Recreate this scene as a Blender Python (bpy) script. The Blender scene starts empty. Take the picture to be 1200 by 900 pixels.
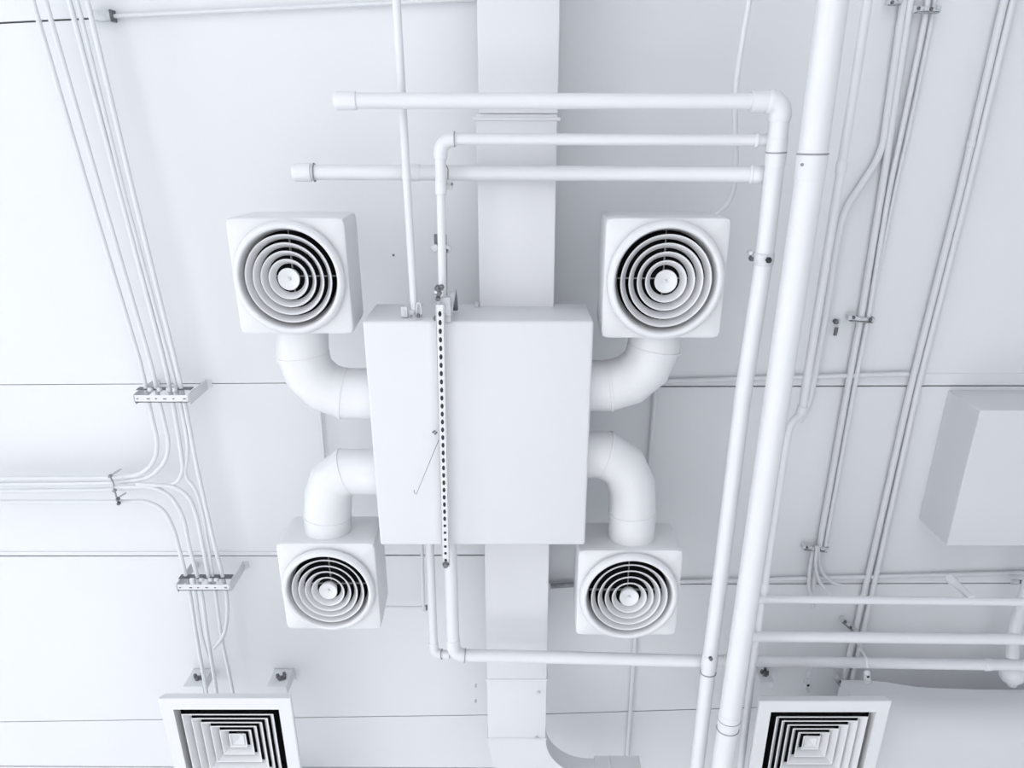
import bpy, bmesh, math, random
from mathutils import Vector, Matrix
random.seed(7)
col = bpy.context.scene.collection
PI = math.pi
# ------------------------------------------------------------------ camera
F = 960.0; CX = 606.0; CY = 582.0; A = math.radians(25.0)
SA, CA = math.sin(A), math.cos(A)
CZ = 1.6; K = 1.25
CEIL = CZ + 3.4*K                      # ceiling height
def dd(py): return CA + SA*(CY-py)/F
def P(px, py, d):
    """point at height CZ + d*K seen at that place of the photograph"""
    dx = (px-CX)/F; v = (CY-py)/F
    dz = CA + SA*v; dy = SA - CA*v
    t = d*K/dz
    return Vector((dx*t, dy*t, CZ + d*K))
def proj(p):
    x, y, z = p.x, p.y, p.z-CZ
    w = y*SA + z*CA
    return CX + F*x/w, CY - F*(z*SA - y*CA)/w
def PR(w, py, d):                      # radius in metres of something w pixels wide
    return w/2.0/F*d*K/dd(py)
cam_d = bpy.data.cameras.new('camera'); cam = bpy.data.objects.new('camera', cam_d); col.objects.link(cam)
cam.location = (0, 0, CZ)
fw = Vector((0, SA, CA)); up = Vector((0, -CA, SA)); rt = Vector((1, 0, 0))
cam.rotation_euler = Matrix((rt, up, -fw)).transposed().to_euler()
cam_d.sensor_width = 36; cam_d.lens = 36*F/1200.0
cam_d.shift_x = -(CX-600)/1200.0; cam_d.shift_y = (CY-450)/1200.0
cam_d.clip_start = 0.05
bpy.context.scene.camera = cam

# ------------------------------------------------------------------ materials
def mat(name, c, rough=.45, metal=0.0, var=.02, scale=3.0, bump=0.0, spec=.5):
    m = bpy.data.materials.new(name); m.use_nodes = True
    nt = m.node_tree; b = nt.nodes['Principled BSDF']
    tc = nt.nodes.new('ShaderNodeTexCoord'); n = nt.nodes.new('ShaderNodeTexNoise')
    n.inputs['Scale'].default_value = scale; n.inputs['Detail'].default_value = 4
    nt.links.new(tc.outputs['Object'], n.inputs['Vector'])
    r = nt.nodes.new('ShaderNodeValToRGB')
    r.color_ramp.elements[0].position = .3; r.color_ramp.elements[1].position = .7
    r.color_ramp.elements[0].color = tuple(max(0, x*(1-var)) for x in c)+(1,)
    r.color_ramp.elements[1].color = tuple(min(1, x*(1+var)) for x in c)+(1,)
    nt.links.new(n.outputs['Fac'], r.inputs['Fac']); nt.links.new(r.outputs['Color'], b.inputs['Base Color'])
    b.inputs['Roughness'].default_value = rough; b.inputs['Metallic'].default_value = metal
    b.inputs['Specular IOR Level'].default_value = spec
    if bump:
        bn = nt.nodes.new('ShaderNodeBump'); bn.inputs['Strength'].default_value = bump; bn.inputs['Distance'].default_value = .004
        n2 = nt.nodes.new('ShaderNodeTexNoise'); n2.inputs['Scale'].default_value = scale*30
        nt.links.new(tc.outputs['Object'], n2.inputs['Vector'])
        nt.links.new(n2.outputs['Fac'], bn.inputs['Height']); nt.links.new(bn.outputs['Normal'], b.inputs['Normal'])
    return m
M_CEIL = mat('ceiling_paint', (.73, .745, .765), .6, var=.012, scale=.8, bump=.04)
M_GAP = mat('panel_joint', (.20, .21, .22), .8)
M_PAINT = mat('white_duct_paint', (.68, .69, .712), .42, var=.008, scale=1.5)
M_PIPE = mat('white_pipe_paint', (.72, .73, .75), .32, var=.008, scale=6)
M_COND = mat('white_conduit_paint', (.69, .705, .725), .4, var=.012, scale=8)
M_PLAST = mat('white_enamel', (.72, .73, .745), .3, var=.006, scale=4)
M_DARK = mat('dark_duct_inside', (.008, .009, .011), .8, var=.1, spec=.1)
M_ZINC = mat('painted_steel_fitting', (.62, .64, .66), .45, .15, var=.12, scale=40)
M_GREY = mat('bare_grey_steel', (.16, .165, .175), .45, .6, var=.25, scale=60)
M_SEAL = mat('grey_joint_sealant', (.30, .31, .32), .6, var=.15, scale=30)
M_BLACK = mat('black_slot', (.02, .021, .024), .7, var=.1)
M_FLOOR = mat('pale_polished_concrete', (.80, .81, .82), .4, var=.05, scale=.7)
M_WALL = mat('white_wall_paint', (.72, .73, .75), .7, var=.01, scale=1)
M_FRAME = mat('window_frame_paint', (.8, .8, .82), .5)

# ------------------------------------------------------------------ object helpers
def wloc(o):
    v = Vector((0, 0, 0))
    while o is not None:
        v += o.location; o = o.parent
    return v
def finish(name, bm, m, parent=None, angle=40, smooth=True, origin=None):
    me = bpy.data.meshes.new(name)
    bmesh.ops.recalc_face_normals(bm, faces=bm.faces)
    if parent is None and origin is None:
        vs = [v.co for v in bm.verts]
        origin = Vector(((min(v.x for v in vs)+max(v.x for v in vs))/2, (min(v.y for v in vs)+max(v.y for v in vs))/2, min(v.z for v in vs)))
    off = wloc(parent) if parent is not None else origin
    bmesh.ops.translate(bm, verts=bm.verts, vec=-off)
    bm.to_mesh(me); bm.free()
    if smooth:
        me.shade_smooth(); me.set_sharp_from_angle(angle=math.radians(angle))
    me.materials.append(m)
    o = bpy.data.objects.new(name, me); col.objects.link(o)
    if parent is not None: o.parent = parent
    else: o.location = origin
    return o
def tag(o, label, cat=None, group=None, kind=None):
    if label: o['label'] = label
    if cat: o['category'] = cat
    if group: o['group'] = group
    if kind: o['kind'] = kind
    return o
def thing(name, label, cat, loc, group=None):
    o = bpy.data.objects.new(name, None); col.objects.link(o); o.location = loc; o.empty_display_size = .05
    return tag(o, label, cat, group)
def struct(name, bm, m, **k):
    o = finish(name, bm, m, **k); o['kind'] = 'structure'; return o

def frames(pts, closed=False):
    ts = []
    for i in range(len(pts)):
        a = pts[max(0, i-1)]; b = pts[min(len(pts)-1, i+1)]
        if 0 < i < len(pts)-1:
            t = (pts[i]-a).normalized() + (b-pts[i]).normalized()
        else: t = b-a
        ts.append(t.normalized())
    n = Vector((0, 0, 1)) if abs(ts[0].z) < .9 else Vector((1, 0, 0))
    n = (n - ts[0]*n.dot(ts[0])).normalized()
    out = []
    for t in ts:
        n = (n - t*n.dot(t)).normalized()
        out.append((t, n, t.cross(n)))
    return out
def tube(bm, pts, r, seg=16, caps=True):
    rs = r if isinstance(r, (list, tuple)) else [r]*len(pts)
    rings = []
    for p, (t, n, b), rr in zip(pts, frames(pts), rs):
        rings.append([bm.verts.new(p + (n*math.cos(2*PI*k/seg) + b*math.sin(2*PI*k/seg))*rr) for k in range(seg)])
    for a, b in zip(rings, rings[1:]):
        for k in range(seg):
            bm.faces.new((a[k], a[(k+1) % seg], b[(k+1) % seg], b[k]))
    if caps:
        bm.faces.new(rings[0][::-1]); bm.faces.new(rings[-1])
    return bm
def fillet(pts, rad, n=6):
    out = [pts[0]]
    for i in range(1, len(pts)-1):
        a, p, b = pts[i-1], pts[i], pts[i+1]
        la, lb = (a-p).length, (b-p).length
        d = min(rad, la*.48, lb*.48)
        s = p+(a-p).normalized()*d; e = p+(b-p).normalized()*d
        for k in range(n+1):
            u = k/n
            out.append(s*(1-u)**2 + p*2*u*(1-u) + e*u*u)
    out.append(pts[-1]); return out
def smooth_path(pts, n=6):            # catmull-rom
    q = [pts[0]*2-pts[1]] + list(pts) + [pts[-1]*2-pts[-2]]
    out = []
    for i in range(1, len(q)-2):
        a, b, c, d = q[i-1], q[i], q[i+1], q[i+2]
        for k in range(n):
            t = k/n
            out.append(((b*2) + (c-a)*t + (a*2-b*5+c*4-d)*t*t + (b*3-a-c*3+d)*t**3)*.5)
    out.append(pts[-1]); return out
def box(bm, x0, x1, y0, y1, z0, z1, bev=0, seg=3):
    vs = [bm.verts.new((x, y, z)) for x in (x0, x1) for y in (y0, y1) for z in (z0, z1)]
    f = [(0, 1, 3, 2), (4, 6, 7, 5), (0, 4, 5, 1), (2, 3, 7, 6), (0, 2, 6, 4), (1, 5, 7, 3)]
    fs = [bm.faces.new([vs[i] for i in g]) for g in f]
    if bev:
        es = list({e for g in fs for e in g.edges})
        bmesh.ops.bevel(bm, geom=es, offset=bev, segments=seg, profile=.5, affect='EDGES')
    return bm
def obox(bm, c, ax, ay, az, bev=0):   # oriented box: centre and three half-axis vectors
    vs = [bm.verts.new(c+ax*i+ay*j+az*k) for i in (-1, 1) for j in (-1, 1) for k in (-1, 1)]
    f = [(0, 1, 3, 2), (4, 6, 7, 5), (0, 4, 5, 1), (2, 3, 7, 6), (0, 2, 6, 4), (1, 5, 7, 3)]
    fs = [bm.faces.new([vs[i] for i in g]) for g in f]
    if bev:
        es = list({e for g in fs for e in g.edges})
        bmesh.ops.bevel(bm, geom=es, offset=bev, segments=2, profile=.5, affect='EDGES')
    return bm
def prism(bm, poly, z0, z1, bev=0, seg=3):
    lo = [bm.verts.new((p[0], p[1], z0)) for p in poly]; hi = [bm.verts.new((p[0], p[1], z1)) for p in poly]
    n = len(poly)
    fs = [bm.faces.new(lo[::-1]), bm.faces.new(hi)]
    for i in range(n): fs.append(bm.faces.new((lo[i], lo[(i+1) % n], hi[(i+1) % n], hi[i])))
    if bev:
        es = list(fs[0].edges)
        bmesh.ops.bevel(bm, geom=es, offset=bev, segments=seg, profile=.5, affect='EDGES')
    return bm
def lathe(bm, prof, c, axis=Vector((0, 0, 1)), seg=48):
    axis = axis.normalized(); n = Vector((1, 0, 0)) if abs(axis.x) < .9 else Vector((0, 1, 0))
    n = (n-axis*n.dot(axis)).normalized(); b = axis.cross(n)
    rings = []
    for r, h in prof:
        if r < 1e-6: rings.append([bm.verts.new(c+axis*h)])
        else: rings.append([bm.verts.new(c+axis*h+(n*math.cos(2*PI*k/seg)+b*math.sin(2*PI*k/seg))*r) for k in range(seg)])
    for a, d in zip(rings, rings[1:]):
        for k in range(seg):
            k2 = (k+1) % seg
            if len(a) == 1 and len(d) == 1: continue
            if len(a) == 1: bm.faces.new((a[0], d[k2], d[k]))
            elif len(d) == 1: bm.faces.new((a[k], a[k2], d[0]))
            else: bm.faces.new((a[k], a[k2], d[k2], d[k]))
    return bm
def nbm(): return bmesh.new()
def nearest(pts, px, py):
    best = None
    for a, b in zip(pts, pts[1:]):
        for k in range(21):
            p = a.lerp(b, k/20); q = proj(p); e = (q[0]-px)**2+(q[1]-py)**2
            if best is None or e < best[0]: best = (e, p, (b-a).normalized())
    return best[1], best[2]

def pipe(name, label, cat, pix, w, m=None, rad=.07, group=None, seg=18, fits=(), smooth=False, refy=None, body='tube', d=None):
    """pix: (px,py,d) along the run; w: width in photo pixels at refy.
    fits: (part name, px, py, length, radius factor, material)"""
    m = m or M_PIPE
    if d is not None: pix = [(x, y, d) for x, y in pix]
    pts = [P(*q) for q in pix]
    refy = pix[0][1] if refy is None else refy
    r = PR(w, refy, pix[0][2])
    path = smooth_path(pts, 6) if smooth else (fillet(pts, rad) if len(pts) > 2 else pts)
    if not fits:
        bm = tube(nbm(), path, r, seg); o = finish(name, bm, m); tag(o, label, cat, group); return o, path, r
    t = thing(name, label, cat, path[0], group)
    finish(body, tube(nbm(), path, r, seg), m, t)
    for f in fits:
        if f[0] in ('elbow', 'narrow_tube'):
            (xa, ya_), (xb, yb_) = f[1], f[2]
            dense = []
            for p_, q_ in zip(path, path[1:]):
                n_ = max(1, int((q_-p_).length/.008)); dense += [p_.lerp(q_, k_/n_) for k_ in range(n_)]
            dense.append(path[-1])
            di = [proj(p_) for p_ in dense]
            ia = min(range(len(di)), key=lambda i_: (di[i_][0]-xa)**2+(di[i_][1]-ya_)**2)
            ib = min(range(len(di)), key=lambda i_: (di[i_][0]-xb)**2+(di[i_][1]-yb_)**2)
            seg_ = dense[min(ia, ib):max(ia, ib)+1]
            rs_ = [r*f[3]]*len(seg_); rs_[0] = rs_[-1] = r*(f[3]*.5+.49) if f[3] > 1 else r*f[3]
            finish(f[0], tube(nbm(), seg_, rs_, 28), f[4], t, angle=50); continue
        pn, px, py, ln, rf, fm = f[:6]
        p, dr = nearest(path, px, py)
        bm = nbm(); R = r*rf; h = ln/2
        e = min(.004, h*.4)
        if pn == 'end_cap':
            prof = [(0, -h*1.1)]+[(R*math.sin(a_), -h*1.1+R*.55*(1-math.cos(a_))) for a_ in [PI/2*k_/8 for k_ in range(1, 9)]]+[(R, h-e), (R-e, h), (r*.9, h)]
        elif pn in ('joint_line', 'clamp_band'): prof = [(r*.9, -h), (R-e, -h), (R, -h+e), (R, h-e), (R-e, h), (r*.9, h)]
        else: prof = [(r*.98, -h), ((R+r)/2, -h+.001), (R, -h+.008), (R, h-.008), ((R+r)/2, h-.001), (r*.98, h)]
        lathe(bm, prof, p, dr, 32)
        q = finish(pn, bm, fm or m, t)
    return t, path, r

# ------------------------------------------------------------------ the room
X0, X1, Y0, Y1 = -6.5, 7.0, -7.0, 8.5
bm = box(nbm(), X0-.2, X1+.2, Y0-.2, Y1+.2, -.15, 0); struct('floor', bm, M_FLOOR)
# ceiling: white panels with open joints under a slab
def line(a, b):                         # joint line through two photo points on the ceiling
    p, q = P(a[0], a[1], 3.4), P(b[0], b[1], 3.4)
    k = (q.y-p.y)/(q.x-p.x)
    return lambda x: p.y + k*(x-p.x)
xm = .05
left = [lambda x: Y0, line((0, 27), (560, -1)), line((0, 451), (330, 449)), line((0, 651.5), (330, 651)), line((0, 846), (560, 838)), line((0, 898), (560, 900)), lambda x: Y1]
right = [lambda x: Y0, line((790, 453), (1200, 452)), line((800, 684.5), (1200, 683.5)), line((632, 837), (825, 831)), lambda x: Y1]
GAPS = {1: .004, 2: .0022, 3: .005, 4: .0035, 5: .005}
bm = nbm(); ZP = CEIL
for lst, xa, xb in ((left, X0, xm-.002), (right, xm+.002, X1)):
    for i in range(len(lst)-1):
        a, b = lst[i], lst[i+1]
        ga, gb = (GAPS.get(i, .004), GAPS.get(i+1, .004)) if lst is left else (.004, .004)
        prism(bm, [(xa, a(xa)+ga), (xb, a(xb)+ga), (xb, b(xb)-gb), (xa, b(xa)-gb)], ZP, ZP+.03)
struct('ceiling', bm, M_CEIL, smooth=False)
bm = box(nbm(), X0-.2, X1+.2, Y0-.2, Y1+.2, CEIL+.028, CEIL+.25); struct('trim_ceiling_slab', bm, M_GAP, smooth=False)
struct('wall_back', box(nbm(), X0-.2, X1, Y1, Y1+.2, 0, CEIL+.03), M_WALL)
struct('wall_front', box(nbm(), X0-.2, X1, Y0-.2, Y0, 0, CEIL+.03), M_WALL)
# window walls left and right (right openings added for fill): sill, header, piers
ws = [Y0+.4+i*((Y1-Y0-.4)/4) for i in range(4)]; wl = (Y1-Y0-.4)/4-.4
nw = 0
for nm, xa, xb in (('wall_left', X0-.2, X0), ('wall_right', X1, X1+.2)):
    bm = nbm(); box(bm, xa, xb, Y0, Y1, 0, .7); box(bm, xa, xb, Y0, Y1, 5.0, CEIL+.03)
    y = Y0
    for w in ws:
        box(bm, xa, xb, y, w, .7, 5.0); y = w+wl
    box(bm, xa, xb, y, Y1, .7, 5.0)
    struct(nm, bm, M_WALL)
    for w in ws:
        bm = nbm(); nw += 1
        for a, b, c, d in ((w, w+wl, .7, .76), (w, w+wl, 4.94, 5.0), (w, w+.06, .7, 5), (w+wl-.06, w+wl, .7, 5), (w+wl/2-.025, w+wl/2+.025, .7, 5), (w, w+wl, 2.9, 2.95)):
            box(bm, xa+.07, xb-.07, a, b, c, d)
        struct('window_%d' % nw, bm, M_FRAME)

# ------------------------------------------------------------------ main supply duct
DB, DT = 2.93, 3.33
zb, zt = CZ+DB*K, CZ+DT*K
pl, pr = P(561, 300, DB), P(650, 300, DB)
xl, xr = pl.x, pr.x
xs_l, xs_r = P(560, 60, DB).x, P(655, 60, DB).x
t = thing('supply_duct', 'long white rectangular supply duct running down the middle of the ceiling', 'duct', ((xl+xr)/2, 0, zb))
ya = P(600, 133, DB).y; yb = P(600, 797, DB).y; yc = P(600, 866, DB).y; yp = P(600, 361, DB).y
finish('duct_section', box(nbm(), xs_l, xs_r, -3.6, ya, zb-.008, zt, .004), M_PAINT, t)
finish('duct_section', box(nbm(), xl, xr, ya+.001, yb, zb, zt, .004), M_PAINT, t)
zm = CZ+3.04*K
finish('duct_section', box(nbm(), xl, xr, yb+.002, yc, zb+.001, zm, .004), M_PAINT, t)
for yy, e, zz in ((ya+.02, .012, zt), (yb, .006, zt), (yc, .006, zm)):
    finish('flange', box(nbm(), xl-e, xr+e, yy-.007, yy+.007, zb-.004, zz, .002), M_PAINT, t)
# bend to the right beyond the last flange
bm = nbm(); ri = .27; W = xr-xl; N = 14; prev = None
for k in range(N+1):
    a = (PI/2)*k/N
    cx, cy = xr+ri, yc
    row = [bm.verts.new((cx-math.cos(a)*R, cy+math.sin(a)*R, z)) for R, z in ((ri, zb), (ri+W, zb), (ri+W, zm), (ri, zm))]
    if prev:
        for j in range(4): bm.faces.new((prev[j], prev[(j+1) % 4], row[(j+1) % 4], row[j]))
    prev = row
ext = [bm.verts.new(v.co+Vector((.03, 0, 0))) for v in prev]
for j in range(4): bm.faces.new((prev[j], prev[(j+1) % 4], ext[(j+1) % 4], ext[j]))
bm.faces.new(ext)
finish('duct_bend', bm, M_PAINT, t, angle=30)
ex = xr+ri+.03; ey = yc+ri
finish('end_section', box(nbm(), ex, ex+.27, ey-.012, ey+W+.012, zb-.01, zm+.012, .004, 1), M_PAINT, t)
finish('seam_strip', box(nbm(), ex+.085, ex+.093, ey-.015, ey-.010, zb-.01, zm+.01, .001, 1), M_COND, t)
def bolt(parent, c, r, h, m=M_ZINC, axis=Vector((0, 0, 1)), name='bolt'):
    bm = nbm(); lathe(bm, [(0, -h/2), (r*.8, -h/2), (r, -h*.3), (r, h*.5), (0, h*.5)], c, axis, 6)
    return finish(name, bm, m, parent, angle=20)
for px, py in ((559, 357), (559, 366), (648, 366), (631, 811), (629, 864), (557.5, 804), (557.5, 822)):
    q = P(px, py, DB); bolt(t, q, .011 if px > 558 else .006, .03, M_ZINC)

# ------------------------------------------------------------------ plenum box
QB = 2.70; QT = 2.98
a = P(423, 376, QB); b = P(696, 378, QB); c = P(683, 640, QB)
px0, px1, py0, py1 = P(424.5, 376, QB).x, P(696, 378, QB).x, P(600, 376.5, QB).y, P(600, 639, QB).y
qzb, qzt = CZ+QB*K, CZ+QT*K
t = thing('plenum_box', 'big square white plenum box in the centre, with four curved ducts leaving it', 'duct box', ((px0+px1)/2, (py0+py1)/2, qzb))
finish('housing', box(nbm(), px0, px1, py0, py1, qzb, qzt, .012, 3), M_PAINT, t)
ux0, ux1 = P(452, 480, 3.0).x, P(672, 480, 3.0).x; uy0, uy1 = P(600, 372, 3.34).y, P(600, 610, 3.0).y
finish('light_blocker', box(nbm(), ux0, ux1, uy0, uy1, qzt-.01, CEIL-.03, .01, 2), M_PAINT, t)  # added block, hidden behind the plenum; stops light leaking over its top

# ------------------------------------------------------------------ round diffusers on square boxes
def sq_ring(bm, c, s, z, n=128, e=26.0, sy=1.0):
    out = []
    for k in range(n):
        a = 2*PI*k/n; ca, sa = math.cos(a), math.sin(a)
        r = (abs(ca)**e+abs(sa)**e)**(-1/e)*s
        out.append(bm.verts.new((c.x+ca*r, c.y+sa*r*sy, z)))
    return out
def ci_ring(bm, c, r, z, n=128):
    return [bm.verts.new((c.x+math.cos(2*PI*k/n)*r, c.y+math.sin(2*PI*k/n)*r, z)) for k in range(n)]
def bridge(bm, a, b):
    n = len(a)
    for k in range(n): bm.faces.new((a[k], a[(k+1) % n], b[(k+1) % n], b[k]))
def round_diffuser(label, c, s, sy, tiltx=0, tilty=0, rf=1.0, off=(0, 0)):
    """c: centre of the box's underside, s: half width"""
    t = thing('round_diffuser', label, 'air diffuser', c, 'round diffusers around the plenum box')
    H = .25*K
    z = 0; o = Vector((0, 0, 0))
    R = s*.955*rf; oc = Vector((off[0], off[1], 0))
    def fin(name, bm, m, parent=t, angle=40):
        bmesh.ops.translate(bm, verts=bm.verts, vec=wloc(parent))
        return finish(name, bm, m, parent, angle)
    bm = nbm()
    r0 = sq_ring(bm, o, s*.955, H, sy=sy); r1 = sq_ring(bm, o, s*.97, H-.02, sy=sy); r2 = sq_ring(bm, o, s, .05, sy=sy)
    r3 = sq_ring(bm, o, s, .022, sy=sy); r4 = sq_ring(bm, o, s*.985, .006, sy=sy); r5 = sq_ring(bm, o, s*.95, 0, sy=sy)
    r6 = ci_ring(bm, oc, R*.86, 0); r7 = ci_ring(bm, oc, R*.86, .1)
    bm.faces.new(r0)
    for p, q in ((r0, r1), (r1, r2), (r2, r3), (r3, r4), (r4, r5), (r5, r6), (r6, r7)): bridge(bm, p, q)
    fin('housing', bm, M_PLAST)
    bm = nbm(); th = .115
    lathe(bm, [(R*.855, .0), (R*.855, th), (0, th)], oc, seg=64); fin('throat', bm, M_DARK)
    # collar: rolled lip standing proud of the box, its inner face flaring out downward
    bm = nbm()
    lathe(bm, [(R*.80, .030), (R*.86, -.034), (R*.875, -.045), (R*.90, -.049), (R*.94, -.046), (R*.98, -.036), (R, -.024), (R*.995, -.018), (R*.95, -.012), (R*.93, .003), (R*.855, .030), (R*.80, .030)], oc, seg=96)
    fin('collar', bm, M_PLAST, angle=60)
    # louvre cones, flaring outward downward
    rr = [.765, .625, .485, .345]
    for f in rr:
        rb = R*f; rt_ = rb-R*.092
        bm = nbm()
        lathe(bm, [(rt_, -.002), (rb-.006, -.032), (rb-.003, -.037), (rb, -.038), (rb+.002, -.035), (rb+.001, -.030), (rt_+.003, .001), (rt_, -.002)], oc, seg=80)
        fin('louvre_ring', bm, M_PLAST, angle=50)
    bm = nbm(); rc = R*.195
    lathe(bm, [(0, -.018), (rc*.35, -.020), (rc*.85, -.034), (rc*.95, -.036), (rc, -.032), (rc*.8, .01), (0, .02)], oc, seg=48)
    cc = fin('centre_disc', bm, M_PLAST, angle=50)
    bm = nbm(); lathe(bm, [(0, -.028), (.004, -.028), (.007, -.024), (.007, -.014), (0, -.014)], oc, seg=12); fin('screw', bm, M_ZINC, cc)
    bm = nbm()
    for a in (0, PI/2):
        d = Vector((math.cos(a), math.sin(a), 0)); n = Vector((-d.y, d.x, 0))
        obox(bm, oc+Vector((0, 0, .045)), d*R*.84, n*.0025, Vector((0, 0, .006)))
    fin('cross_bar', bm, M_SEAL)
    t.rotation_euler = (tiltx, tilty, 0)
    return t
DBX = 2.75
def rd(label, l, r, tp, bt, d=DBX, **k):
    cy = (tp+bt)/2.0
    p0, p1 = P(l, cy, d), P(r, cy, d); y0, y1 = P(600, tp, d).y, P(600, bt, d).y
    s = (p1.x-p0.x)/2
    c = Vector(((p0.x+p1.x)/2, (y0+y1)/2, CZ+d*K))
    round_diffuser(label, c, s, (y1-y0)/2/s, **k); return c, s
D1 = rd('white round ceiling diffuser above and left of the plenum box', 272, 409, 255, 392, tilty=math.radians(0))
D2 = rd('white round ceiling diffuser above and right of the plenum box, thin cord into its box', 707, 851, 255, 397)
D3 = rd('white round ceiling diffuser below and left of the plenum box', 329, 443, 637, 738)
D4 = rd('white round ceiling diffuser below and right of the plenum box', 676, 797, 645, 745)

# ------------------------------------------------------------------ curved branch ducts
EB = 2.87
def elbow(label, pix, w, refy):
    pts = [P(x, y, EB) for x, y in pix]; r = PR(w, refy, EB)
    t = thing('branch_duct', label, 'duct', pts[0], 'curved ducts around the plenum box')
    finish('duct_body', tube(nbm(), pts, r, 40), M_PLAST, t, angle=28)
    fr = frames(pts)
    for i in (1, len(pts)-2):
        bm = nbm(); lathe(bm, [(r*.98, -.008), (r+.003, -.006), (r+.003, .006), (r*.98, .008)], pts[i], fr[i][0], 40)
        finish('seam_band', bm, M_PLAST, t)
    return t
elbow('fat white curved duct from the plenum box up to the upper left diffuser', [(445, 461), (402, 461), (380, 453), (363, 437), (355, 416), (353, 375)], 60, 440)
elbow('fat white curved duct from the plenum box up to the upper right diffuser', [(675, 452), (714, 452), (738, 445), (757, 429), (766, 408), (768, 380)], 60, 440)
elbow('fat white curved duct from the plenum box down to the lower left diffuser', [(452, 553), (405, 553), (390, 563), (385, 580), (384, 605), (385, 630)], 55, 580)
elbow('fat white curved duct from the plenum box down to the lower right diffuser', [(668, 533), (710, 533), (730, 546), (740, 568), (741, 600), (740, 635)], 55, 580)

# ------------------------------------------------------------------ square diffusers at the bottom edge
def square_diffuser(label, c, s, riser=False):
    t = thing('square_diffuser', label, 'air diffuser', c, 'square diffusers at the bottom edge')
    def fin(name, bm, m, parent=t, angle=30, sm=True):
        bmesh.ops.translate(bm, verts=bm.verts, vec=wloc(parent)); return finish(name, bm, m, parent, angle, smooth=sm)
    def loop(bm, h, z): return [bm.verts.new((x*h, y*h, z)) for x, y in ((-1, -1), (1, -1), (1, 1), (-1, 1))]
    bm = nbm()
    seq = [(s*.80, .11), (s*.80, .065), (s*.955, .062), (s*.965, .055), (s, .004), (s*.985, 0), (s*.80, -.001), (s*.795, .006), (s*.785, .06)]
    L = [loop(bm, h, z) for h, z in seq]
    for p, q in zip(L, L[1:]): bridge(bm, p, q)
    fin('frame', bm, M_PLAST)
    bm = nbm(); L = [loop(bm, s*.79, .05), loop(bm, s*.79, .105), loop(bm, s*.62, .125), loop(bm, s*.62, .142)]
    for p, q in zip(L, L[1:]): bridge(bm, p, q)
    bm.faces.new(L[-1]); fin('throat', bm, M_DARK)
    bm = nbm(); box(bm, -s*.63, s*.63, -s*.63, s*3.0, .145, .19, .01)
    if riser: box(bm, -s*.63, s*.63, s*3.0, s*3.9, .145, CEIL-c.z-.004, .01)
    fin('neck_box', bm, M_PAINT)
    n = 6; op = s*.78; st = op/(n+.9)
    for i in range(n):
        z = .085*i/n
        hb = op-st*(i+.75); ht = hb-st*.80
        bm = nbm(); seq = [(ht, .043), (hb-.006, .005), (hb-.003, .002), (hb+.001, .002), (hb+.002, .005), (ht+.003, .045), (ht, .043)]
        L = [loop(bm, h, z+q) for h, q in seq]
        for p, q in zip(L, L[1:]): bridge(bm, p, q)
        fin('louvre_frame', bm, M_PLAST, sm=False)
    bm = nbm(); h = st*.85; z = .078
    L = [loop(bm, h, z+.004), loop(bm, h*.9, z), loop(bm, h*.15, z+.02)]
    for p, q in zip(L, L[1:]): bridge(bm, p, q)
    bm.faces.new(L[2]); top = loop(bm, h*.5, z+.04); bridge(bm, L[0], top); bm.faces.new(top)
    fin('centre_plate', bm, M_PLAST, sm=False)
    return t
SD = 2.66
rt1, rt2 = P(890, 822, SD), P(1045, 824, SD); hs = (rt2.x-rt1.x)/2
square_diffuser('white square louvred ceiling diffuser at the bottom right beside the wide duct', Vector(((rt1.x+rt2.x)/2, rt1.y+hs, rt1.z)), hs)
lt1, lt2 = P(186, 819, SD), P(339, 819, SD)
square_diffuser('white square louvred ceiling diffuser at the bottom left below the hanging conduits', Vector(((lt1.x+lt2.x)/2, lt1.y+hs, lt1.z)), hs, True)
def hanger(label, px, py, wpx):
    """plate bracket fixed to the ceiling; (px, py) is the middle of its top edge"""
    c = P(px, py, 3.4); c.z = CEIL; w = PR(wpx, py, 3.4); hg = .18
    t = thing('hanger_bracket', label, 'bracket', c)
    bm = nbm(); box(bm, c.x-w, c.x+w, c.y-.004, c.y, c.z-hg, c.z-.004, .001, 1); finish('front_plate', bm, M_COND, t)
    bm = nbm(); box(bm, c.x+w-.004, c.x+w, c.y, c.y+.06, c.z-hg, c.z-.004, .001, 1); finish('side_plate', bm, M_COND, t)
    bm = nbm(); box(bm, c.x-w*1.1, c.x+w*1.1, c.y-.004, c.y+.08, c.z-.008, c.z-.001, .001, 1); finish('top_plate', bm, M_COND, t)
    bm = nbm(); box(bm, c.x-w*.2, c.x+w*.6, c.y-.014, c.y-.005, c.z-.12, c.z-.08, .004, 1); finish('clip', bm, M_GREY, t)
    for dx, dz, r in ((.35, .07, .011), (-.25, .09, .012), (.1, .115, .014), (.5, .10, .009)):
        bolt(t, c+Vector((w*dx, -.012, -dz)), r, .03, M_GREY, Vector((0, 1, 0)))
    return t
hanger('steel hanger bracket behind the bottom right square diffuser', 890, 779, 16)
hanger('steel hanger bracket behind the bottom left square diffuser, at its right end', 333, 784, 22)
hanger('steel hanger bracket behind the lowest hanging conduits at bottom left', 238, 784, 22)

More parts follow.
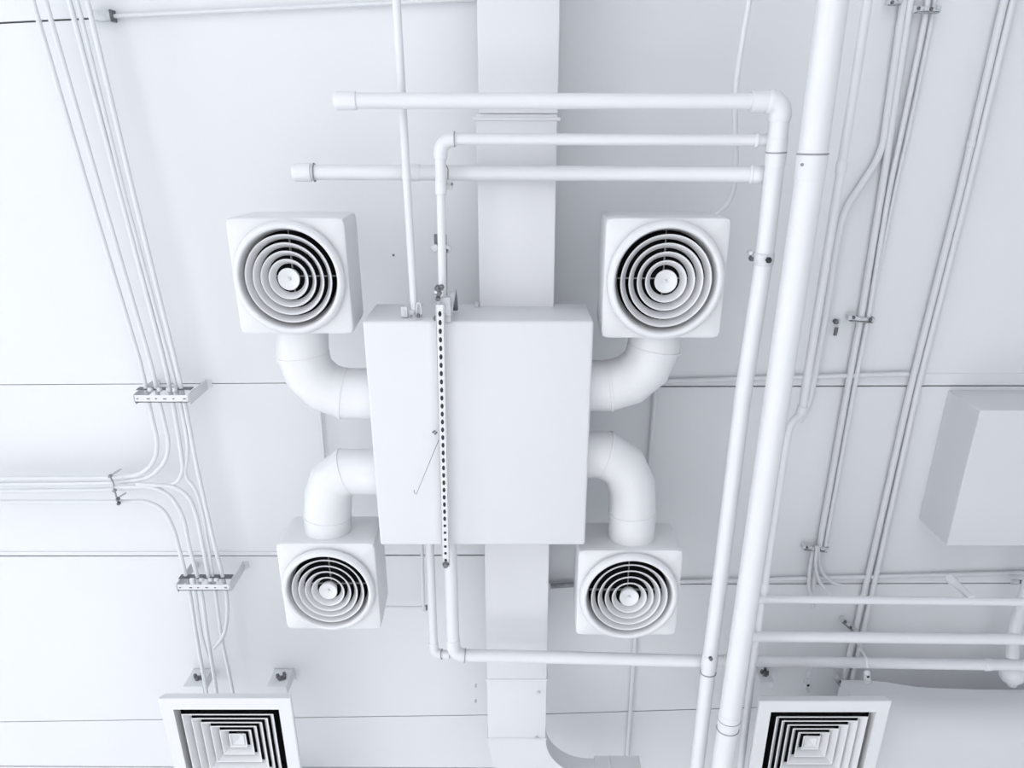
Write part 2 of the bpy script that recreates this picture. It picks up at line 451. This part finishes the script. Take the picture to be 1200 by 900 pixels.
# ------------------------------------------------------------------ large pipes
J = M_SEAL
pipe('drain_pipe', 'thickest white pipe slanting down the right side of the ceiling', 'pipe',
     [(984, -60, 2.6), (946.5, 225, 2.6), (882.5, 655, 2.6), (846, 900, 2.6), (838, 960, 2.6)], 33.5, refy=225, rad=.02, seg=32,
     fits=[('collar', 951, 195, .10, 1.05, M_PIPE), ('joint_line', 952.5, 186, .007, 1.08, J), ('collar', 851, 844, .07, 1.04, M_PIPE), ('joint_line', 852, 838, .005, 1.07, J), ('joint_line', 850, 850, .005, 1.07, J)])
tB, pB, rB = pipe('header_pipe', 'white header pipe with an elbow at top, just left of the thickest pipe', 'pipe',
     [(880, 119, 2.70), (916, 119, 2.70), (911, 165, 2.71), (896, 300, 2.72), (871, 460, 2.72), (847, 655, 2.72), (832, 770, 2.72), (815, 915, 2.72), (810, 960, 2.72)], 22, refy=250, rad=.06, seg=28,
     fits=[('elbow', (900, 119), (914, 140), 1.15, M_PIPE), ('coupling', 906, 178, .10, 1.07, M_PIPE), ('joint_line', 906, 178, .006, 1.1, J),
           ('clamp_band', 893, 303, .05, 1.09, M_ZINC), ('coupling', 832, 775, .09, 1.1, M_PIPE), ('joint_line', 831, 790, .005, 1.12, J)])
tE = bpy.data.objects['drain_pipe']; bolt(tE, P(940, 193, 2.545), .006, .01, M_SEAL)
q = P(901, 305, 2.66); bolt(tB, q, .012, .02, M_BLACK)
for px, py in ((879, 296), (881, 303), (883, 299)): bolt(tB, P(px, py, 2.75), .011, .03, M_ZINC if px != 881 else M_GREY)
q = P(833, 772, 2.66); bolt(tB, q, .010, .02, M_GREY)
pipe('cross_pipe', 'uppermost white horizontal pipe with a rounded cap on its left end', 'pipe', [(405, 118, 2.70), (898, 119, 2.70)], 17.5, group='horizontal pipes over the duct',
     fits=[('end_cap', 405, 118, .085, 1.18, M_PIPE)])
pipe('cross_pipe', 'middle white horizontal pipe turning down through an elbow at its left end', 'pipe',
     [(905, 164, 2.75), (516, 163, 2.75), (516.7, 224, 2.75)], 13, rad=.055, refy=163, seg=22, group='horizontal pipes over the duct',
     fits=[('coupling', 898, 164, .05, 1.25, M_PIPE), ('coupling', 887, 164, .018, 1.32, M_PIPE), ('elbow', (534, 163), (516, 187), 1.28, M_PIPE), ('joint_line', 535, 163, .005, 1.34, J), ('coupling', 516.5, 219, .05, 1.05, M_PIPE)])
tC = bpy.data.objects['cross_pipe.001']
finish('narrow_tube', tube(nbm(), [P(516.6, 222, 2.75), P(519.5, 385, 2.75)], PR(10, 280, 2.75), 20), M_PIPE, tC)
pipe('cross_pipe', 'lowest of the three white horizontal pipes, with a ball cap on its left end', 'pipe',
     [(354, 202, 2.86), (700, 203, 2.86), (903, 205, 2.76)], 17, refy=203, rad=.2, group='horizontal pipes over the duct',
     fits=[('end_cap', 354, 202, .08, 1.2, M_PIPE), ('joint_line', 364, 202, .005, 1.25, J), ('coupling', 478, 202, .06, 1.12, M_PIPE), ('coupling', 889, 205, .05, 1.18, M_PIPE), ('coupling', 881, 205, .018, 1.25, M_PIPE)])
pipe('gas_pipe', 'thin white pipe from the top edge down to the plenum box, left of the duct', 'pipe', [(461, -60, 2.77), (487, 390, 2.77)], 9.5, refy=200, seg=16,
     fits=[('socket', 478, 205, .02, 1.1, M_PIPE)])
pipe('drop_pipe', 'thin white pipe leaving the bottom of the plenum box and turning right', 'pipe',
     [(501.5, 600, 2.85), (508.5, 766, 2.85), (527, 767, 2.84)], 10.5, refy=700, rad=.05,
     fits=[('elbow', (508, 752), (518, 767), 1.15, M_PIPE), ('joint_line', 518, 767, .004, 1.25, J)])
pipe('drop_pipe', 'thicker white pipe leaving the plenum box and turning right toward the header pipe', 'pipe',
     [(526, 600, 2.80), (531.5, 768, 2.80), (600, 769, 2.80), (833, 775, 2.78)], 15.5, refy=700, rad=.07, seg=22,
     fits=[('elbow', (531, 748), (544, 769), 1.1, M_PIPE), ('joint_line', 545, 768, .004, 1.2, J)])
tF, pF, rF = pipe('riser_pipe', 'narrow white pipe with a small offset kink, just right of the thickest pipe', 'pipe',
     [(1026, -60, 2.82), (1000, 110, 2.82), (944, 452, 2.82), (940, 484, 2.84), (926, 496, 2.88), (921, 520, 2.88), (897, 680, 2.88), (885, 758, 2.88), (868, 900, 2.88), (862, 950, 2.88)], 11, refy=200, rad=.05,
     fits=[('elbow_socket', 940.5, 480, .05, 1.25, M_PIPE), ('coupling', 985, 197, .05, 1.2, M_PIPE), ('coupling', 897, 688, .05, 1.25, M_PIPE), ('coupling', 887, 741, .05, 1.3, M_PIPE)])
pipe('branch_pipe', 'uppermost and thinnest of the three white horizontal pipes at lower right', 'pipe', [(891, 702, 2.87), (1260, 706, 2.87)], 9.5, group='horizontal pipes at lower right',
     fits=[('coupling', 898, 702, .05, 1.2, M_PIPE)])
pipe('branch_pipe', 'middle white horizontal pipe at lower right, joined to the narrow kinked pipe', 'pipe', [(880, 745.5, 2.86), (1260, 750, 2.86)], 13, group='horizontal pipes at lower right',
     fits=[('coupling', 889, 746, .05, 1.12, M_PIPE)])
pipe('branch_pipe', 'lowest white horizontal pipe at lower right, passing behind the thickest pipe', 'pipe', [(835, 774, 2.97), (1157, 779, 2.97), (1260, 780, 2.97)], 13, rad=.02, group='horizontal pipes at lower right',
     fits=[('coupling', 1157, 779, .04, 1.15, M_PIPE), ('coupling', 843, 774, .03, 1.2, M_PIPE)])
# bulb ended drain at the right edge
t = thing('drain_trap', 'white bulbous drain fitting hanging behind the horizontal pipes at right edge', 'pipe fitting', P(1187, 800, 3.12))
pts = smooth_path([P(1212, 660, 3.2), P(1204, 690, 3.2), P(1194, 720, 3.2), P(1188, 742, 3.18), P(1186, 770, 3.15)], 5)
finish('tube', tube(nbm(), pts, PR(15, 740, 3.15), 22), M_PIPE, t)
bm = nbm(); c = P(1187, 790, 3.12); R = PR(30, 795, 3.12)
lathe(bm, [(0, -R*1.0), (R*.3, -R*1.0), (R*.38, -R*.8), (R*.7, -R*.6), (R*.95, -R*.2), (R, R*.25), (R*.9, R*.6), (R*.6, R*1.0), (0, R*1.05)], c, Vector((0, -.85, .3)), 32)
finish('bulb', bm, M_PIPE, t, angle=80)
# stub with cap
t = thing('capped_stub', 'short white capped stub rising from the thin horizontal pipe at right', 'pipe fitting', P(1139, 703, 2.87))
a, b = P(1139, 701, 2.87), P(1116, 680, 3.0)
finish('tube', tube(nbm(), [a, b], PR(8, 690, 2.9), 16), M_PIPE, t)
finish('cap', tube(nbm(), [b-(b-a)*.25, b-(b-a)*.05, b+(b-a)*.12, b+(b-a)*.2], [PR(8, 690, 2.9), PR(11, 690, 2.9), PR(12, 690, 2.9), PR(7, 690, 2.9)], 18), M_PIPE, t)

# cord to upper right diffuser
pipe('white_cord', 'white cord hanging down from the top edge to the upper right diffuser', 'cable',
     [(884, -50), (878, 0), (868, 60), (862, 110), (861.5, 150), (862.5, 185), (861, 215), (853, 238), (838, 252)], 7, d=2.95, m=M_PIPE, smooth=True, seg=12)

# ------------------------------------------------------------------ ceiling conduits on the right
CD = 3.375
def cond(label, pix, w, d=CD, name='conduit', group=None, smooth=False, m=None, refy=None, rad=.18, fits=(), seg=12):
    return pipe(name, label, 'conduit', [(x, y, d) for x, y in pix], w, m=m or M_COND, group=group, smooth=smooth, refy=refy, rad=rad, fits=fits, seg=seg, body='tube')
GR = 'conduits on the right of the ceiling'
cond('right-hand conduit pair, its left tube, running full height at the right', [(1191, -50), (1177, 0), (1125, 225), (1068, 450), (1022, 655), (986, 808), (977, 850)], 8.3, group=GR, refy=225, rad=.03, fits=[('coupling', 1139, 165, .03, 1.1, None)])
cond('right-hand conduit pair, its right tube, running full height at the right', [(1201, -50), (1187, 0), (1133.5, 225), (1076.5, 450), (1031, 655), (996, 808), (987, 850)], 8.3, group=GR, refy=225, rad=.03)
cond('ceiling conduit that bends away to the left beside the narrow kinked pipe', [(1065, -50), (1059, 0), (1046, 90), (1033, 180), (1010, 216), (990, 245), (981, 285), (968, 370), (955, 440), (948, 474), (936, 494)], 8.3, group=GR, refy=200, rad=.12)
cond('ceiling conduit running straight down through both steel clips at right', [(1074, -50), (1067, 0), (1033, 225), (1010, 365), (994, 450), (961, 635), (952, 690)], 8.3, group=GR, refy=200, rad=.03)
cond('thin ceiling conduit through the upper clip that closes on its straight neighbour', [(1093, -50), (1086, 12), (1066, 110), (1042, 222), (1029, 300), (1019, 365), (1002, 450), (967, 640)], 6.4, group=GR, refy=200, rad=.1)
cond('faintest ceiling conduit, outermost through the upper clip', [(1102, -50), (1094, 12), (1072, 120), (1049, 222), (1038, 275), (1027, 330)], 5.2, group=GR, refy=200, rad=.1, d=3.385)
cond('thin flexible cable curling right below the lower steel clip', [(959, 640), (960, 660), (966, 674), (976, 683), (986, 686)], 3.6, name='flexible_cable', smooth=True, d=3.35)
cond('thin flexible cable dropping diagonally below the lower steel clip', [(957, 640), (956, 664), (960, 680), (967, 690), (973, 697)], 3.6, name='flexible_cable', smooth=True, d=3.33)
cond('thin flexible cable falling behind the thin horizontal pipe below the lower clip', [(953, 645), (949, 668), (948, 688), (952, 700), (953, 712)], 4.4, name='flexible_cable', smooth=True, d=3.36)
def clip(label, px, py, w, n=3, d=3.37, ang=0, dark=False):
    c = P(px, py, d); t = thing('conduit_clip', label, 'clip', c)
    ca, sa = math.cos(ang), math.sin(ang); ax = Vector((ca, sa, 0)); ay = Vector((-sa, ca, 0)); az = Vector((0, 0, 1))
    hw = PR(w, py, d)
    bm = nbm(); obox(bm, c+az*-.016, ax*hw, ay*.009, az*.004, .001); finish('strap', bm, M_ZINC, t)
    bm = nbm(); obox(bm, c+az*-.016+ay*.014, ax*hw*.9, ay*.002, az*.012, .0005); finish('flange', bm, M_SEAL, t)
    for i in range(n):
        f = -1+2*(i+.5)/n
        q = c+ax*hw*f-az*.022+ay*random.uniform(-.006, .006)
        bolt(t, q, random.uniform(.007, .011), .016, M_ZINC if i % 2 else M_GREY)
    for f in (-1, 1):
        bm = nbm(); obox(bm, c+ax*hw*f, ax*.003, ay*.012, az*.022, .001); finish('side_tab', bm, M_ZINC, t)
    return t
clip('long steel clip over thin conduits near the top right edge', 1085, 11, 30, 4)
clip('steel clip across the conduits at the height of the round diffusers, right side', 1008, 373, 30, 3, ang=.08)
clip('lower steel clip on the straight conduits above the horizontal pipes', 955, 641, 30, 4, ang=.1)
clip('small steel clip at the top edge left of the straight conduits', 1047, 2, 14, 2)
clip('steel clip on the right conduit pair between the horizontal pipes', 994, 731, 22, 4, ang=.7)
clip('steel clip on the right conduit pair below the horizontal pipes', 985, 800, 20, 2, ang=.9)
# cable tie cluster on the ceiling
t = thing('anchor_bolt', 'dark grey anchor bolt sticking out of the ceiling left of the middle clip', 'bolt', P(980, 380, 3.4))
bolt(t, P(979.5, 377, 3.385), .013, .03, M_GREY, name='nut')
finish('stud', tube(nbm(), [P(980.5, 384, 3.385), P(978.5, 393, 3.385)], .009, 10), M_GREY, t)
finish('washer', tube(nbm(), [P(983, 375, 3.39), P(983, 380, 3.39)], .006, 10), M_ZINC, t)
# cables with plugs
def plug(label, px, py, d, cable):
    c = P(px, py, d); t = thing('cable_connector', label, 'connector', c)
    up_ = (P(px, py-10, d)-c).normalized()
    r = PR(7, py, d)
    finish('connector_body', tube(nbm(), [c-up_*.05, c-up_*.02, c, c+up_*.015, c+up_*.03], [r*1.1, r*1.15, r, r*1.1, r*.6], 12), M_ZINC, t, angle=30)
    bolt(t, c-Vector((0, 0, r)), r*.5, .006, M_BLACK, name='port')
    finish('cable', tube(nbm(), smooth_path([P(*q) for q in cable], 6), PR(3, py, d), 8), M_COND, t)
    return t
plug('small white cable connector above the bottom right square diffuser', 946, 801, 2.95, [(946, 795, 2.95), (950, 785, 3.0), (960, 779, 3.1), (975, 782, 3.2), (983, 792, 3.36)])
plug('white cable connector hanging in front of the lowest horizontal pipe', 1016, 791, 2.8, [(1016.5, 783, 2.8), (1015, 772, 2.84), (1010, 762, 2.95), (1004, 752, 3.1), (998, 740, 3.36)])

# horizontal conduits and trims on the ceiling
def hcond(label, x0, y0, x1, y1, w, d=3.38, m=None):
    return cond(label, [(x0, y0), (x1, y1)], w, d=d, m=m)
hcond('thin conduit crossing the ceiling just right of the plenum box, behind the upright pipes', 776, 447, 1064, 438, 5.5)
hcond('long thin conduit crossing the lower right ceiling above the horizontal pipes', 640, 686, 1240, 670, 5.0)
hcond('thin conduit along the top left edge of the ceiling', 131, 19, 620, -4, 4.6)
bm = nbm(); prism(bm, [tuple(P(x, y, 3.4).xy) for x, y in ((1066, 438), (1260, 437), (1260, 451), (1066, 451))], CEIL-.006, CEIL+.001); struct('trim_1', bm, M_CEIL, smooth=False)
bm = nbm(); prism(bm, [tuple(P(x, y, 3.4).xy) for x, y in ((-40, 646), (330, 646), (330, 650), (-40, 650))], CEIL-.008, CEIL+.001); struct('trim_2', bm, M_CEIL, smooth=False)
t = thing('junction_box', 'small grey junction box where the top left conduit begins', 'junction box', P(119, 18, 3.39))
c = P(119, 18, 3.37); box(bm := nbm(), c.x-PR(22, 18, 3.37), c.x+PR(22, 18, 3.37), c.y-.022, c.y+.022, c.z-.01, CEIL, .003, 1); finish('box_body', bm, M_ZINC, t)
c2 = P(131, 18.5, 3.37); box(bm := nbm(), c2.x-.004, c2.x+.005, c2.y-.024, c2.y+.024, c2.z-.016, CEIL, .002, 1); finish('end_plate', bm, M_GREY, t)
cond('upright thin conduit on the ceiling passing behind the right-hand curved ducts', [(770, 430), (762, 530), (744, 755), (734, 905), (731, 950)], 5.6, refy=500, rad=.02)
cond('thin upright conduit showing between the two left-hand curved ducts', [(372, 440), (376, 490), (381, 545), (384, 585)], 3.6, refy=500, rad=.02)
cond('very thin upright tube just below the plenum box, ending at a small tee', [(493.5, 600), (495, 660), (496.5, 716)], 4.2, refy=660, rad=.02, d=3.3)
cond('short thin dark-edged tube between lower left diffuser and the small tee', [(440, 711), (500, 712)], 3.4, d=3.3, fits=[('tee', 497, 712, .04, 1.7, M_ZINC), ('end_ring', 499, 712, .012, 2.2, M_GREY)])
t = thing('conduit_union', 'dark steel union on the conduit between duct and lower right diffuser', 'pipe fitting', P(642, 686, 3.3))
finish('union_nut', tube(nbm(), [P(633, 686, 3.33), P(645, 686, 3.33)], PR(10, 686, 3.33), 6), M_ZINC, t, angle=20)
finish('sleeve', tube(nbm(), [P(645, 687, 3.34), P(676, 685, 3.34)], PR(6, 686, 3.33), 12), M_SEAL, t)
finish('lock_ring', tube(nbm(), [P(634, 688, 3.3), P(638, 688, 3.3)], PR(12, 686, 3.33), 8), M_GREY, t)
t = thing('conduit_union', 'steel union on the long thin conduit at the far right edge', 'pipe fitting', P(1192, 681, 3.35))
finish('union_nut', tube(nbm(), [P(1186, 682, 3.35), P(1193, 682, 3.35)], PR(7, 682, 3.35), 6), M_ZINC, t, angle=20)
finish('lock_ring', tube(nbm(), [P(1193, 682, 3.35), P(1197, 682, 3.35)], PR(5, 682, 3.35), 8), M_GREY, t)

# ------------------------------------------------------------------ box mounted on the ceiling at right
BD = 3.13
x0 = P(1149, 481, BD).x; y0_ = P(1149, 481, BD).y; y1_ = P(1107, 640, BD).y
t = thing('bulkhead_box', 'plain white boxed unit fixed to the ceiling at the right edge', 'box', (x0+.5, (y0_+y1_)/2, CZ+BD*K))
finish('housing', box(nbm(), x0, x0+1.1, y0_, y1_, CZ+BD*K, CEIL-.001, .004, 1), M_PAINT, t)
# ------------------------------------------------------------------ wide duct at lower right, wavy upper edge
WD = 2.86
top = [(990, 803), (1005, 803.5), (1030, 804.5), (1045, 806), (1062, 809), (1080, 811.5), (1105, 813), (1150, 814.5), (1260, 815)]
pts = [P(x, y, 3.06) for x, y in top]; pts.append(pts[-1]+Vector((.8, .02, 0)))
zlo, zhi, rr_ = CZ+WD*K, CZ+3.10*K, .20; yend = pts[0].y+1.8
bm = nbm(); prev = None
for p in pts:
    row = [(yend, zhi), (p.y, zhi)] + [(p.y+rr_*(1-math.cos(q_)), zlo+rr_*(1-math.sin(q_))) for q_ in [PI/2*k_/10 for k_ in range(11)]] + [(yend, zlo)]
    row = [bm.verts.new((p.x, y_, z_)) for y_, z_ in row]
    if prev:
        for j in range(len(row)): bm.faces.new((prev[j], prev[(j+1) % len(row)], row[(j+1) % len(row)], row[j]))
    else: bm.faces.new(row)
    prev = row
bm.faces.new(prev[::-1])
o = finish('wide_duct', bm, M_PAINT, angle=60); tag(o, 'broad white duct with a gently curved edge filling the bottom right corner', 'duct')
# ------------------------------------------------------------------ left conduits
LG = 'conduits on the left of the ceiling'
LD = 3.24
def lc(label, pix, w=5.6, d=LD, tail=None):
    p = [(x, y, d) for x, y in pix]
    if tail: p += [(x, y, d2) for x, y, d2 in tail]
    return pipe('conduit', label, 'conduit', p, w, m=M_COND, group=LG, refy=300, rad=.12, seg=12)
lc('outermost left conduit, curving away to the left below the upper hanging bracket', [(24, -50), (38, 0), (104, 225), (166, 430), (177, 485), (185, 518), (182, 540), (166, 556)], tail=[(135, 560, 3.27), (-60, 561, 3.27)])
lc('second conduit from the left, curving left just inside the outermost one', [(40, -50), (53, 0), (118, 225), (178, 430), (190, 485), (198, 518), (195, 540), (176, 560)], tail=[(135, 566, 3.27), (-60, 568, 3.27)])
lc('third conduit from the left, meeting the curved bundle below the upper bracket', [(68, -50), (81, 0), (140, 225), (194, 430), (205, 485), (212, 530), (215, 552), (207, 567)], tail=[(185, 569, 3.26), (150, 572, 3.27), (120, 574, 3.27), (-60, 576, 3.28)])
lc('fourth conduit from the left, bowed between the two hanging brackets', [(77, -50), (90, 0), (145, 225), (200, 430), (213, 480), (221, 525), (216, 558), (229, 572), (237, 600), (245, 648), (252, 690), (259, 745), (272, 806), (276, 830)], w=5.0, d=3.245)
lc('fifth conduit from the left, running straight past both hanging brackets', [(89, -50), (102, 0), (156, 225), (207, 430), (218, 480), (230, 545), (245, 612), (254, 650), (265, 690), (267, 720), (263, 745), (250, 760)])
lc('lowest conduit coming from the left edge, curving down to the lower bracket', [(-60, 588), (135, 588), (172, 587), (192, 597), (204, 620), (211, 648), (222, 690), (230, 745), (241, 806), (245, 830)], d=3.25)
lc('conduit curving down above the lowest one, from the dark clamp to the lower bracket', [(135, 571), (178, 570), (200, 580), (215, 605), (223, 648), (236, 690), (243, 745), (253, 806), (256, 830)], d=3.235)
lc('short inner conduit curving down from the bundle into the lower bracket', [(160, 567), (205, 570), (222, 582), (231, 606), (239, 648), (247, 690)], d=3.235)
lc('short thin cable between two conduits just below the lower bracket', [(228, 680), (232, 715), (237, 748), (244, 770)], w=4, d=3.26)
def trapeze(label, xa, xb, py, d):
    a, b = P(xa, py, d), P(xb, py, d)
    t = thing('hanging_bracket', label, 'bracket', (a+b)/2)
    z = a.z
    bm = nbm()
    box(bm, a.x, b.x, a.y-.016, a.y+.022, z-.010, z-.006); box(bm, a.x, b.x, a.y+.018, a.y+.022, z-.01, z+.014); finish('channel', bm, M_PLAST, t)
    w = b.x-a.x
    for i, f in enumerate((.06, .26, .40, .56, .72, .92)):
        q = Vector((a.x+w*f, a.y+.003, z-.010)); bm = nbm()
        obox(bm, q, Vector((.008 if i % 2 else .005, 0, 0)), Vector((0, .003, 0)), Vector((0, 0, .0012)))
        finish('slot', bm, M_GREY, t)
    for x, s in ((a.x, 1), (b.x, 1)):
        bm = nbm(); box(bm, x-.003, x+.003, a.y-.02, a.y+.035, z-.01, CEIL-.004); box(bm, x-.003, x+.03, a.y-.02, a.y+.02, CEIL-.004, CEIL-.001)
        finish('drop_leg', bm, M_COND, t)
    bm = nbm(); box(bm, a.x, b.x, a.y-.034, a.y-.030, z+.03, z+.075); finish('back_plate', bm, M_GREY, t)
    for f in (.30, .47, .64, .75):
        bm = nbm(); lathe(bm, [(.004, 0), (.013, .002), (.014, .02), (.004, .022)], Vector((a.x+w*f, a.y-.03, z)), Vector((0, -1, .5)), 10); finish('clamp_nut', bm, M_ZINC, t)
trapeze('upper white slotted hanging bracket carrying the left conduits', 158, 222, 466, 3.20)
trapeze('lower white slotted hanging bracket carrying the left conduits', 208, 270, 687, 3.20)
t = thing('conduit_clamp', 'crooked dark clamp gripping the horizontal conduits at the left', 'clamp', P(135, 570, 3.23))
finish('strap', tube(nbm(), [P(129, 558, 3.23), P(133, 566, 3.23), P(135, 577, 3.23), P(138, 588, 3.23)], .0045, 8), M_SEAL, t)
for px, py in ((129, 558), (134, 575), (139, 590), (138, 585)): bolt(t, P(px, py, 3.22), .010, .02, M_SEAL if px < 138 else M_GREY)
for a, b in (((130, 557), (141, 550)), ((139, 583), (147, 578))):
    finish('arm', tube(nbm(), [P(a[0], a[1], 3.23), P(b[0], b[1], 3.38)], .006, 8), M_ZINC, t)

# ------------------------------------------------------------------ slotted strut under the plenum and its fittings
SDT = 2.655
a, b = P(515.3, 357, SDT), P(522.5, 664, SDT)
t = thing('slotted_strut', 'white slotted steel strip hanging lengthwise under the plenum box, full of dark holes', 'strut', a)
dr = (b-a).normalized(); sd = Vector((0, 0, 1)).cross(dr).normalized(); hw = PR(8.6, 520, SDT)
az = Vector((0, 0, 1)); L = (b-a).length
bm = nbm(); obox(bm, (a+b)/2, dr*L/2, sd*hw, az*.002, 0)
obox(bm, (a+b)/2+sd*hw+az*.012, dr*L/2, sd*.0015, az*.014); obox(bm, (a+b)/2-sd*hw+az*.012, dr*L/2, sd*.0015, az*.014)
finish('channel', bm, M_PLAST, t)
n = 33
for i in range(n):
    q = a+dr*L*(.03+.94*i/(n-1))-az*.0025
    bm = nbm(); e = .0115 if i < n-6 else .007
    pts = [(math.cos(2*PI*k/12)*.0066, math.sin(2*PI*k/12)*e) for k in range(12)]
    lo = [bm.verts.new(q+sd*u+dr*v) for u, v in pts]; hi = [bm.verts.new(q+sd*u+dr*v-az*.0006) for u, v in pts]
    bm.faces.new(lo); bm.faces.new(hi); bridge(bm, lo, hi)
    finish('slot', bm, M_BLACK, t, smooth=False)
bm = nbm(); lathe(bm, [(0, -.03), (.012, -.028), (.015, -.01), (.015, .008), (.007, .012), (.006, .2)], P(522.6, 660, 2.66), az, 8); finish('end_rod', bm, M_GREY, t)
# front clamp cluster at the top side of the plenum box
t = thing('strut_clamp', 'cluster of steel clamp plates where the slotted strip meets the plenum box', 'clamp', P(520, 360, 2.7))
finish('clamp_body', obox(nbm(), P(521, 362, 2.70), Vector((.026, 0, 0)), Vector((0, .05, 0)), az*.018, .004), M_ZINC, t)
a = P(531, 341, 2.78); b = P(526, 370, 2.70)
dr2 = (b-a).normalized()
finish('wedge_plate', obox(nbm(), (a+b)/2, dr2*(b-a).length/2, Vector((.012, 0, 0)), Vector((0, 0, .028)), .004), M_ZINC, t)
finish('wedge_plate', obox(nbm(), P(533, 352, 2.82), Vector((.003, .04, 0)), Vector((.010, 0, 0)), Vector((0, 0, .02)), .002), M_GREY, t)
for px, py, d, r in ((513, 338, 2.68, .014), (517, 337, 2.68, .012), (514, 344, 2.68, .013), (513, 350, 2.67, .010), (510.5, 373, 2.67, .010), (511, 342, 2.67, .007)):
    bolt(t, P(px, py, d), r, .03, M_GREY if px != 511 else M_PLAST)
finish('threaded_rod', tube(nbm(), [P(522.6, 350, 2.80), P(522.0, 276, 3.38)], .006, 8), M_GREY, t)
t = thing('pipe_clip', 'small steel clip holding the thin pipe at the top of the plenum box', 'clip', P(485, 366, 2.78))
finish('clip_body', obox(nbm(), P(474, 365, 2.75), Vector((.014, 0, 0)), Vector((0, .022, 0)), az*.014, .004), M_ZINC, t)
finish('clip_arm', obox(nbm(), P(480, 366, 2.76), Vector((.022, 0, 0)), Vector((0, .010, 0)), az*.008, .003), M_ZINC, t)
bm = nbm()
loop_ = [P(491, 363, 2.75)+Vector((.010*math.cos(2*PI*k/16), .028*math.sin(2*PI*k/16), 0)) for k in range(17)]
tube(bm, loop_, .005, 8); finish('loop', bm, M_ZINC, t)
bolt(t, P(490, 370, 2.73), .008, .02, M_GREY)
t = thing('pipe_clip', 'round eared steel clip behind the upright pipe above the plenum box', 'clip', P(516, 292, 2.82))
for px in (509.5, 524):
    bm = nbm(); lathe(bm, [(0, 0), (.014, 0), (.017, .006), (.014, .016), (0, .018)], P(px, 291 if px < 515 else 292, 2.84), az, 14); finish('ear', bm, M_ZINC, t)
bolt(t, P(523.5, 294, 2.80), .008, .02, M_GREY)
finish('back_bar', obox(nbm(), P(516, 283, 2.87), Vector((.026, 0, 0)), Vector((0, .030, 0)), az*.006, .002), M_GREY, t)
t = thing('pipe_clip', 'little square steel clip beside the upright pipe under the lowest cross pipe', 'clip', P(525, 217, 2.8))
finish('clip_body', obox(nbm(), P(525, 216, 2.78), Vector((.018, 0, 0)), Vector((0, .018, 0)), az*.008, .003), M_ZINC, t)
bolt(t, P(524, 218, 2.77), .009, .012, M_PLAST); bolt(t, P(529.5, 216, 2.77), .005, .02, M_GREY)
finish('wire_hook', tube(nbm(), [P(525, 212, 2.78), P(525, 198, 2.81), P(522, 192, 2.81)], .0022, 6), M_GREY, t)
# hooked wire
t = thing('hooked_wire', 'thin grey wire with a hook dangling from the slotted strip under the plenum', 'wire', P(515, 512, 2.66))
finish('wire', tube(nbm(), [P(516, 509, 2.66), P(514, 516, 2.665), P(488, 579, 2.67), P(486, 578, 2.67), P(485, 574, 2.675)], .0016, 6), M_GREY, t)
for dx, dy in ((-2.5, 0), (-.6, -1.2), (1.5, .5), (0, 2)):
    bolt(t, P(510+dx, 506.5+dy, 2.675), .0045, .008, M_GREY, name='wire_nut')
t = thing('ceiling_screw', 'tiny dark screw head in the ceiling left of the duct', 'screw', P(461, 299, 3.4))
bolt(t, P(461, 299, 3.398), .006, .008, M_GREY, name='head')

# ------------------------------------------------------------------ light: daylight through the left windows, weak fill added on the right
w = bpy.data.worlds.new('daylight'); bpy.context.scene.world = w; w.use_nodes = True
bg = w.node_tree.nodes['Background']; bg.inputs[0].default_value = (.86, .92, 1, 1); bg.inputs[1].default_value = .7
E_TILT, E_AREA, E_RIGHT, E_SUN = 84, 66, 4, 10.1
def area(name, loc, rot, sx, sy, e, c=(1, 1, 1)):
    l = bpy.data.lights.new(name, 'AREA'); l.shape = 'RECTANGLE'; l.size = sx; l.size_y = sy; l.energy = e; l.color = c
    o = bpy.data.objects.new(name, l); col.objects.link(o); o.location = loc; o.rotation_euler = rot; return o
for i, wy in enumerate(ws):
    area('window_daylight', (X0+.05, wy+wl/2, 2.8), (0, -math.radians(E_TILT), 0), 4.0, wl*.95, E_AREA, (.96, .975, 1))
for wy in ws:
    area('window_daylight', (X1-.05, wy+wl/2, 2.8), (0, math.radians(E_TILT), 0), 4.0, wl*.95, E_RIGHT, (.96, .975, 1))  # weak fill lamps added to brighten from the right, no known window there
sun = bpy.data.lights.new('sun', 'SUN'); sun.energy = E_SUN; sun.angle = .01; sun.color = (1, .98, .985)
so = bpy.data.objects.new('sun', sun); col.objects.link(so)
so.rotation_euler = Vector((-math.cos(math.radians(27)), .08, math.sin(math.radians(27)))).to_track_quat('Z', 'Y').to_euler()
sc = bpy.context.scene
sc.view_settings.view_transform = 'Standard'; sc.view_settings.look = 'None'
sc.view_settings.gamma = 1; sc.view_settings.use_curve_mapping = False
sc.view_settings.exposure = 0.0
